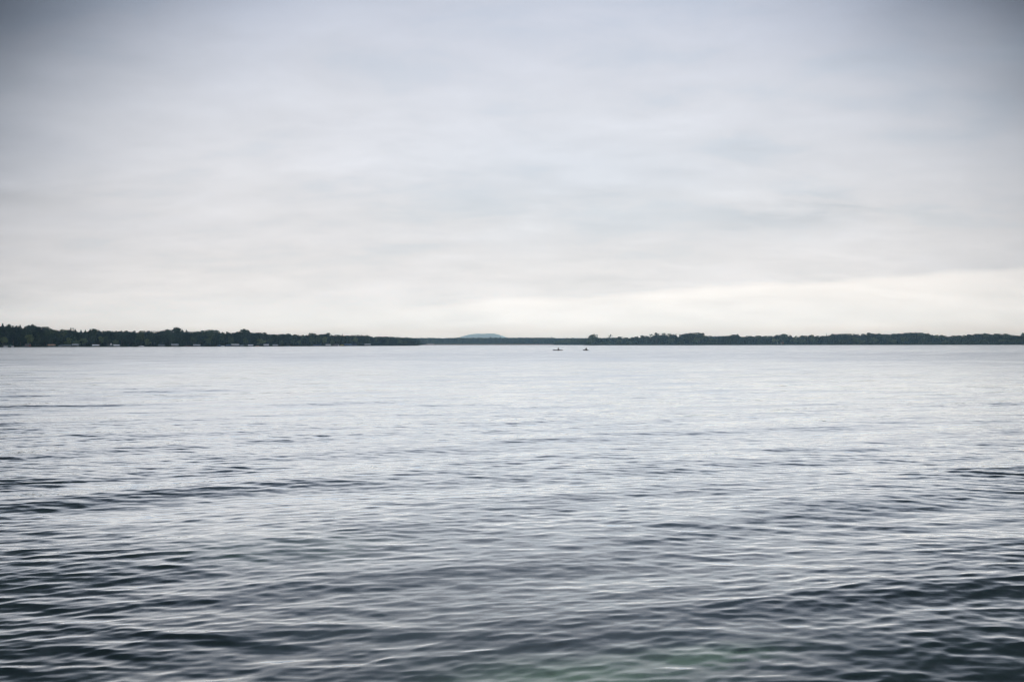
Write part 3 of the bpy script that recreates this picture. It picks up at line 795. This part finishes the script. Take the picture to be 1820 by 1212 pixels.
def house(px0, px1, ytop, c, label):
    xc = (px0 + px1) / 2; Y = float(shore_Y(xc)) + 3.0
    Wd = (px1 - px0) / FPX * Y; z0 = ground_z(xc, Y) - 0.1; top = px_z(xc, ytop, Y) - z0; D = 4.5; eave = top * .58
    t = empty('cabin' if c != 'darkred' else 'boathouse', (px_x(xc, Y), Y, z0), 0)
    mb = MB()
    mb.prism([(-Wd / 2, 0, 0), (Wd / 2, 0, 0), (Wd / 2, 0, eave), (-Wd / 2, 0, eave)], (0, D, 0)); mb.build('wall', M_c[c], t)
    for s_ in (-1, 1):
        g_ = MB(); g_.prism([(s_ * (Wd / 2 - .02), .02, eave + .002), (s_ * (Wd / 2 - .02), D - .02, eave + .002), (s_ * (Wd / 2 - .02), D / 2, top - .08)], (-s_ * .12, 0, 0)); g_.build('gable', M_trim if c in ('darkred', 'darkgreen') else M_c[c], t)
    r_ = MB()
    r_.prism([(-Wd / 2 - .3, -.35, eave - .05), (-Wd / 2 - .3, D / 2, top - .05), (-Wd / 2 - .3, D / 2, top + .08), (-Wd / 2 - .3, -.35, eave + .08)], (Wd + .6, 0, 0))
    r_.prism([(-Wd / 2 - .3, D + .35, eave + .08), (-Wd / 2 - .3, D / 2 + .003, top + .08), (-Wd / 2 - .3, D / 2 + .003, top - .05), (-Wd / 2 - .3, D + .35, eave - .05)], (Wd + .6, 0, 0))
    r_.build('roof', M_roof, t)
    for k in (-1, 1):
        w_ = MB(); w_.box((k * Wd * .27, -.03, eave * .58), (Wd * .2, .06, eave * .4)); fo = w_.build('window', M_trim, t)
        p_ = MB(); p_.box((k * Wd * .27, -.075, eave * .58), (Wd * .16, .03, eave * .32)); p_.build('pane', M_win, fo)
    d_ = MB(); d_.box((0, -.03, eave * .40), (min(1.0, Wd * .16), .06, eave * .76)); d_.build('door', M_trim if c == 'darkred' else M_roof, t)
    if c == 'darkred':
        e_ = MB(); e_.box((Wd / 2 + .04, D / 2, eave / 2), (.08, D - .1, eave - .02)); e_.build('end_wall', M_trim, t)
    if c == 'darkgreen':                                   # white gable peak facing the lake
        e_ = MB(); e_.prism([(Wd * .02, -.55, eave), (Wd * .32, -.55, eave), (Wd * .17, -.55, top + .9)], (0, D * .4, 0)); e_.build('dormer', M_trim, t)
    tag(t, label, 'cabin' if c != 'darkred' else 'boathouse', None)

def tent(px0, px1, ytop, c, label):
    xc = (px0 + px1) / 2; Y = float(shore_Y(xc)) + 2.2
    Wd = (px1 - px0) / FPX * Y; z0 = ground_z(xc, Y); top = px_z(xc, ytop, Y) - z0; D = 3.2
    t = empty('tent', (px_x(xc, Y), Y, z0), random.uniform(-.08, .08))
    mb = MB()
    mb.prism([(-Wd / 2, 0, 0), (-Wd * .44, 0, top * .45), (0, 0, top), (Wd * .44, 0, top * .45), (Wd / 2, 0, 0), (Wd * .46, 0, 0), (Wd * .40, 0, top * .43), (0, 0, top * .95), (-Wd * .40, 0, top * .43), (-Wd * .46, 0, 0)], (0, D, 0))
    mb.build('cover', M_c[c], t)
    b_ = MB(); b_.prism([(-Wd * .45, D - .05, .02), (Wd * .45, D - .05, .02), (0, D - .05, top * .93)], (0, .04, 0)); b_.build('back_panel', M_c[c], t)
    for s_ in (-1, 1):
        p_ = MB(); p_.tube([(s_ * Wd * .42, .1, 0), (s_ * Wd * .40, .1, top * .42)], .04, 6); p_.build('pole', M_alu, t)
    tag(t, label, 'tent' if c == 'yellow' else 'shelter', None)

for kind, x0, x1, yt, c, lab in SHORE:
    {'lift': boat_lift, 'boat': motorboat, 'house': house, 'tent': tent}[kind](x0, x1, yt, c, lab)

# pale low building on the far beach
Yb = 3052.0
tb = empty('beach_pavilion', (px_x(765, Yb), Yb, ground_z(765, Yb) - .1))
mb = MB(); mb.box((0, 0, .9), (20, 7, 1.8)); mb.build('wall', mat('pale_render', (0.62, 0.54, 0.53), 0.8, .1), tb)
mb = MB(); mb.prism([(-10.6, -4.2, 1.78), (-10.6, 0, 2.9), (-10.6, 4.2, 1.78)], (21.2, 0, 0)); mb.build('roof', mat('pale_roof', (0.5, 0.48, 0.5), 0.8, .1), tb)
for k in range(6):
    m_ = MB(); m_.box((-8 + k * 3.2, -3.55, .95), (1.4, .12, 1.0)); m_.build('window', M_win, tb)
tag(tb, 'low pale building on the pinkish far beach beside the headland', 'building')

# white buoy off the far point
Yk = float(shore_Y(1628)) - 40
tb = empty('buoy', (px_x(1628, Yk), Yk, 0))
mb = MB(); mb.tube([(0, 0, -.5), (0, 0, .15), (0, 0, 0.2), (0, 0, 1.9), (0, 0, 2.0)], [.55, .6, .42, .28, .06], 12); mb.build('float', M_trim, tb, True)
mb = MB(); mb.tube([(0, 0, .98), (0, 0, 1.22)], .375, 12); mb.build('band', M_c['tan'], tb)
tag(tb, 'small white buoy close under the far wooded point', 'buoy')

# ------------------------------------------------------------------ the two kayaks and their paddlers
def plain(name, c, r, s): return mat(name, c, r, .12, 6.0, s)
M_kay = plain('kayak_hull', (0.075, 0.055, 0.048), 0.35, .5)
M_kay2 = plain('kayak_hull_grey', (0.16, 0.15, 0.14), 0.35, .5)
M_rim = plain('coaming', (0.02, 0.02, 0.02), 0.5, .4)
M_skin = plain('skin', (0.36, 0.21, 0.15), 0.55, .3)
M_hair = plain('hair', (0.02, 0.014, 0.01), 0.7, .3)
M_shirt = plain('dark_shirt', (0.018, 0.018, 0.022), 0.9, .2)
M_vest = plain('life_vest', (0.030, 0.028, 0.030), 0.85, .2)
M_pad = plain('paddle_blade', (0.42, 0.42, 0.43), 0.5, .4)
M_shaft = plain('paddle_shaft', (0.05, 0.05, 0.05), 0.4, .4)

def ellipse_ring(cx, cy, cz, rx, ry, n=14, ax='z'):
    return [Vector((cx + rx * math.cos(2 * math.pi * k / n), cy + ry * math.sin(2 * math.pi * k / n), cz)) for k in range(n)]

def skin_body(parent, mats, skel):
    """one continuous figure: joints and radii grown with a Skin modifier"""
    names = list(skel['p']); idx = {k: i for i, k in enumerate(names)}
    me = bpy.data.meshes.new('body')
    me.from_pydata([skel['p'][k][0] for k in names], [(idx[a], idx[b]) for a, b in skel['e']], [])
    o = link('person', me)
    o.parent = parent
    md = o.modifiers.new('skin', 'SKIN'); md.use_smooth_shade = True; md.branch_smoothing = 0.4
    sv = me.skin_vertices[0].data
    for k in names:
        r_ = skel['p'][k][1]; sv[idx[k]].radius = (r_, r_) if not isinstance(r_, tuple) else r_
        sv[idx[k]].use_root = (k == 'pelvis')
    s2 = o.modifiers.new('sub', 'SUBSURF'); s2.levels = 1; s2.render_levels = 2
    for m in mats: me.materials.append(m)
    return o

def paddler(loc, rz, hull_m, label_k, label_p, label_d, lean):
    # kayak: bow towards +X
    k = empty('kayak', loc, rz)
    rings = []
    Ln = 3.4
    for s_, wd_, kz, dk in ((-.5, .03, .16, .30), (-.46, .22, .0, .27), (-.36, .58, -.09, .24), (-.2, .9, -.13, .23), (0, 1, -.14, .24), (.2, .88, -.13, .26), (.36, .52, -.08, .28), (.46, .2, .02, .31), (.5, .03, .2, .34)):
        b = .33 * wd_; x_ = s_ * Ln + .22
        rings.append([Vector((x_, b * math.cos(t_) if abs(math.cos(t_)) > 1e-6 else 0, (dk - .09 + .09 * max(0, math.sin(t_))) if math.sin(t_) >= 0 else (dk - .09 + (dk - .09 - kz) * math.sin(t_)))) for t_ in [2 * math.pi * j / 14 for j in range(14)]])
    mb = MB(); mb.loft(rings); mb.build('hull', hull_m, k, True)
    n = 20; mb = MB(); ring_o = []
    for i in range(n + 1):
        a = 2 * math.pi * i / n
        ring_o.append(Vector((-.05 + .48 * math.cos(a), .25 * math.sin(a), .255)))
    mb.tube(ring_o, .018, 6); mb.build('cockpit_rim', M_rim, k, True)
    mb = MB(); mb.box((-.33, 0, .36), (.06, .34, .26)); mb.build('backrest', M_rim, k)
    for s_ in (-1.62, 1.62):
        mb = MB(); mb.tube([(s_ + .22, -.03, .30), (s_ + .22, 0, .37), (s_ + .22, .03, .30)], .009, 5); mb.build('grab_handle', M_rim, k)
    mb = MB(); mb.tube([(.75, -.2, .285), (1.25, .14, .30)], .006, 4); mb.tube([(.75, .2, .285), (1.25, -.14, .30)], .006, 4); mb.build('deck_cord', M_rim, k)
    tag(k, label_k, 'kayak', 'kayaks on the lake')
    # paddle held across the body, one blade raised
    Rz = Matrix.Rotation(rz, 3, 'Z')
    def W(p): return Vector(loc) + Rz @ Vector(p)
    pc = Vector((.30, 0, .62)); pd = Vector((.22, -.80, .50 * lean)).normalized()
    pdl = empty('paddle', W((0, 0, 0)), rz)
    mb = MB(); mb.tube([pc - pd * .82, pc + pd * .82], .016, 8); mb.build('shaft', M_shaft, pdl, True)
    up = pd.cross(Vector((1, 0, 0))).normalized(); nrm_ = Vector((1, 0, 0)) * .012
    for sg in (-1, 1):
        pr = [(.80, .02), (.88, .075), (1.0, .095), (1.12, .085), (1.19, .045), (1.19, -.04), (1.12, -.075), (1.0, -.085), (.88, -.065), (.80, -.02)]
        poly = [pc + pd * (sg * a) + up * b - nrm_ / 2 for a, b in pr]
        mb = MB(); mb.prism(poly, nrm_); mb.build('blade', M_pad, pdl)
    tag(pdl, label_d, 'paddle', 'paddles in use')
    # person, seated, facing the bow
    pe = empty('person', W((0, 0, 0)), rz)
    hl = pc + pd * .36; hr = pc - pd * .36           # hands on the shaft (left hand on the +Y side)
    if hl.y < hr.y: hl, hr = hr, hl
    P = {'pelvis': ((-.18, 0, .22), (.15, .13)), 'belly': ((-.16, 0, .36), (.145, .11)), 'chest': ((-.11, 0, .55), (.17, .125)), 'neck0': ((-.08, 0, .72), (.075, .07)), 'neck': ((-.06, 0, .79), .052),
         'head0': ((-.035, 0, .86), (.075, .085)), 'head1': ((-.03, 0, .94), (.080, .098)), 'head2': ((-.04, 0, 1.02), (.06, .07)), 'nose': ((.065, 0, .915), .018)}
    E = [('pelvis', 'belly'), ('belly', 'chest'), ('chest', 'neck0'), ('neck0', 'neck'), ('neck', 'head0'), ('head0', 'head1'), ('head1', 'head2'), ('head1', 'nose')]
    for s_, nm, hd in ((1, 'l', hl), (-1, 'r', hr)):
        sh = Vector((-.09, s_ * .19, .66)); wr_ = hd + Vector((-.06, 0, -.015)); mid = (sh + wr_) / 2 + Vector((-.02, s_ * .09, -.12))
        P['sh' + nm] = (tuple(sh), .07); P['elb' + nm] = (tuple(mid), .047); P['wr' + nm] = (tuple(wr_), .031); P['palm' + nm] = (tuple(hd + Vector((-.022, 0, .012))), (.040, .022))
        E += [('chest', 'sh' + nm), ('sh' + nm, 'elb' + nm), ('elb' + nm, 'wr' + nm), ('wr' + nm, 'palm' + nm)]
        for q_ in range(4):
            o_ = pd * ((q_ - 1.5) * .021); ln = (.9, 1.0, .95, .75)[q_]
            a1 = hd + o_ + Vector((.018 * ln, 0, .026)); a2 = hd + o_ + Vector((.032 * ln, 0, .002)); a3 = hd + o_ + Vector((.016 * ln, 0, -.022))
            for j, pt in enumerate((a1, a2, a3)): P[f'f{nm}{q_}{j}'] = (tuple(pt), .009 - .001 * j)
            E += [('palm' + nm, f'f{nm}{q_}0'), (f'f{nm}{q_}0', f'f{nm}{q_}1'), (f'f{nm}{q_}1', f'f{nm}{q_}2')]
        P['th1' + nm] = (tuple(hd + pd * (-.045 * s_) + Vector((-.02, 0, -.012))), .011); P['th2' + nm] = (tuple(hd + pd * (-.03 * s_) + Vector((.008, 0, -.024))), .009)
        E += [('palm' + nm, 'th1' + nm), ('th1' + nm, 'th2' + nm)]
        hip = (-.14, s_ * .10, .19); kn = (.26, s_ * .15, .22); an = (.66, s_ * .10, .05); to = (.74, s_ * .11, .14)
        P['hip' + nm] = (hip, .088); P['kn' + nm] = (kn, .058); P['an' + nm] = (an, .04); P['to' + nm] = (to, .035)
        E += [('pelvis', 'hip' + nm), ('hip' + nm, 'kn' + nm), ('kn' + nm, 'an' + nm), ('an' + nm, 'to' + nm)]
    body = skin_body(pe, [M_skin], {'p': P, 'e': E}); body.name = 'body'
    # clothes and hair
    mb = MB(); mb.loft([ellipse_ring(-.165, 0, .24, .155, .185), ellipse_ring(-.15, 0, .36, .15, .18), ellipse_ring(-.115, 0, .54, .165, .215), ellipse_ring(-.10, 0, .64, .15, .20), ellipse_ring(-.085, 0, .715, .09, .12)]); mb.build('life_vest', M_vest, pe, True)
    for s_, nm in ((1, 'l'), (-1, 'r')):
        a, b, c_ = (Vector(P[q_ + nm][0]) for q_ in ('sh', 'elb', 'wr'))
        mb = MB(); mb.tube([a + (a - b).normalized() * .05, a, b, b.lerp(c_, .75)], [.072, .082, .06, .044], 10); mb.build('sleeve', M_shirt, pe, True)
        e_ = MB(); e_.loft([ellipse_ring(.052, s_ * .032, .932 + dz_, .008 * r_ + .001, .012 * r_ + .001, 8) for dz_, r_ in ((-.008, .4), (0, 1), (.008, .4))]); e_.build('eye', M_hair, pe, True)
        e_ = MB(); e_.loft([ellipse_ring(-.035, s_ * .088, .915 + dz_, .022 * r_ + .002, .012 * r_ + .002, 8) for dz_, r_ in ((-.03, .3), (-.01, .8), (.015, 1), (.03, .3))]); e_.build('ear', M_skin, pe, True)
    e_ = MB(); e_.tube([(.052, -.022, .872), (.06, 0, .868), (.052, .022, .872)], .006, 6); e_.build('mouth', plain('lips', (.25, .09, .08), .5, .3), pe, True)
    mb = MB(); mb.loft([ellipse_ring(-.065, 0, .87, .055, .083), ellipse_ring(-.058, 0, .93, .084, .099), ellipse_ring(-.042, 0, .985, .094, .097), ellipse_ring(-.04, 0, 1.03, .078, .08), ellipse_ring(-.04, 0, 1.058, .035, .035)]); mb.build('hair', M_hair, pe, True)
    tag(pe, label_p, 'person', 'paddlers seated in the kayaks')

Y1 = 345.0
paddler((px_x(992.3, Y1), Y1, 0.0), math.pi - .04, M_kay, 'long dark brown kayak lying side-on on the pale open water', 'person in dark clothes paddling the long brown kayak', 'paddle held by the person in the long brown kayak', -1.0)
Y2 = 350.0
paddler((px_x(1041.6, Y2), Y2, 0.0), math.pi - R(58), M_kay2, 'shorter looking greyish kayak turned away, beside the side-on one', 'person in dark clothes in the kayak that is turned away', 'paddle held by the person in the turned-away kayak', .6)

# ------------------------------------------------------------------ haze: one box of pale air round everything
bx = MB(); bx.box((0, 11300, 146.0), (33000, 29800, 300.0))
hm = bpy.data.materials.new('haze'); hm.use_nodes = True; hm.node_tree.nodes.clear()
pv = hm.node_tree.nodes.new('ShaderNodeVolumePrincipled')
pv.inputs['Color'].default_value = (0.50, 0.79, 1.0, 1); pv.inputs['Absorption Color'].default_value = (1, 1, 1, 1); pv.inputs['Density'].default_value = 8.6e-5; pv.inputs['Anisotropy'].default_value = 0.9
ho = hm.node_tree.nodes.new('ShaderNodeOutputMaterial'); hm.node_tree.links.new(pv.outputs[0], ho.inputs['Volume'])
tag(bx.build('haze', hm), 'thin pale blue haze in the air over the lake', 'haze', kind='stuff')
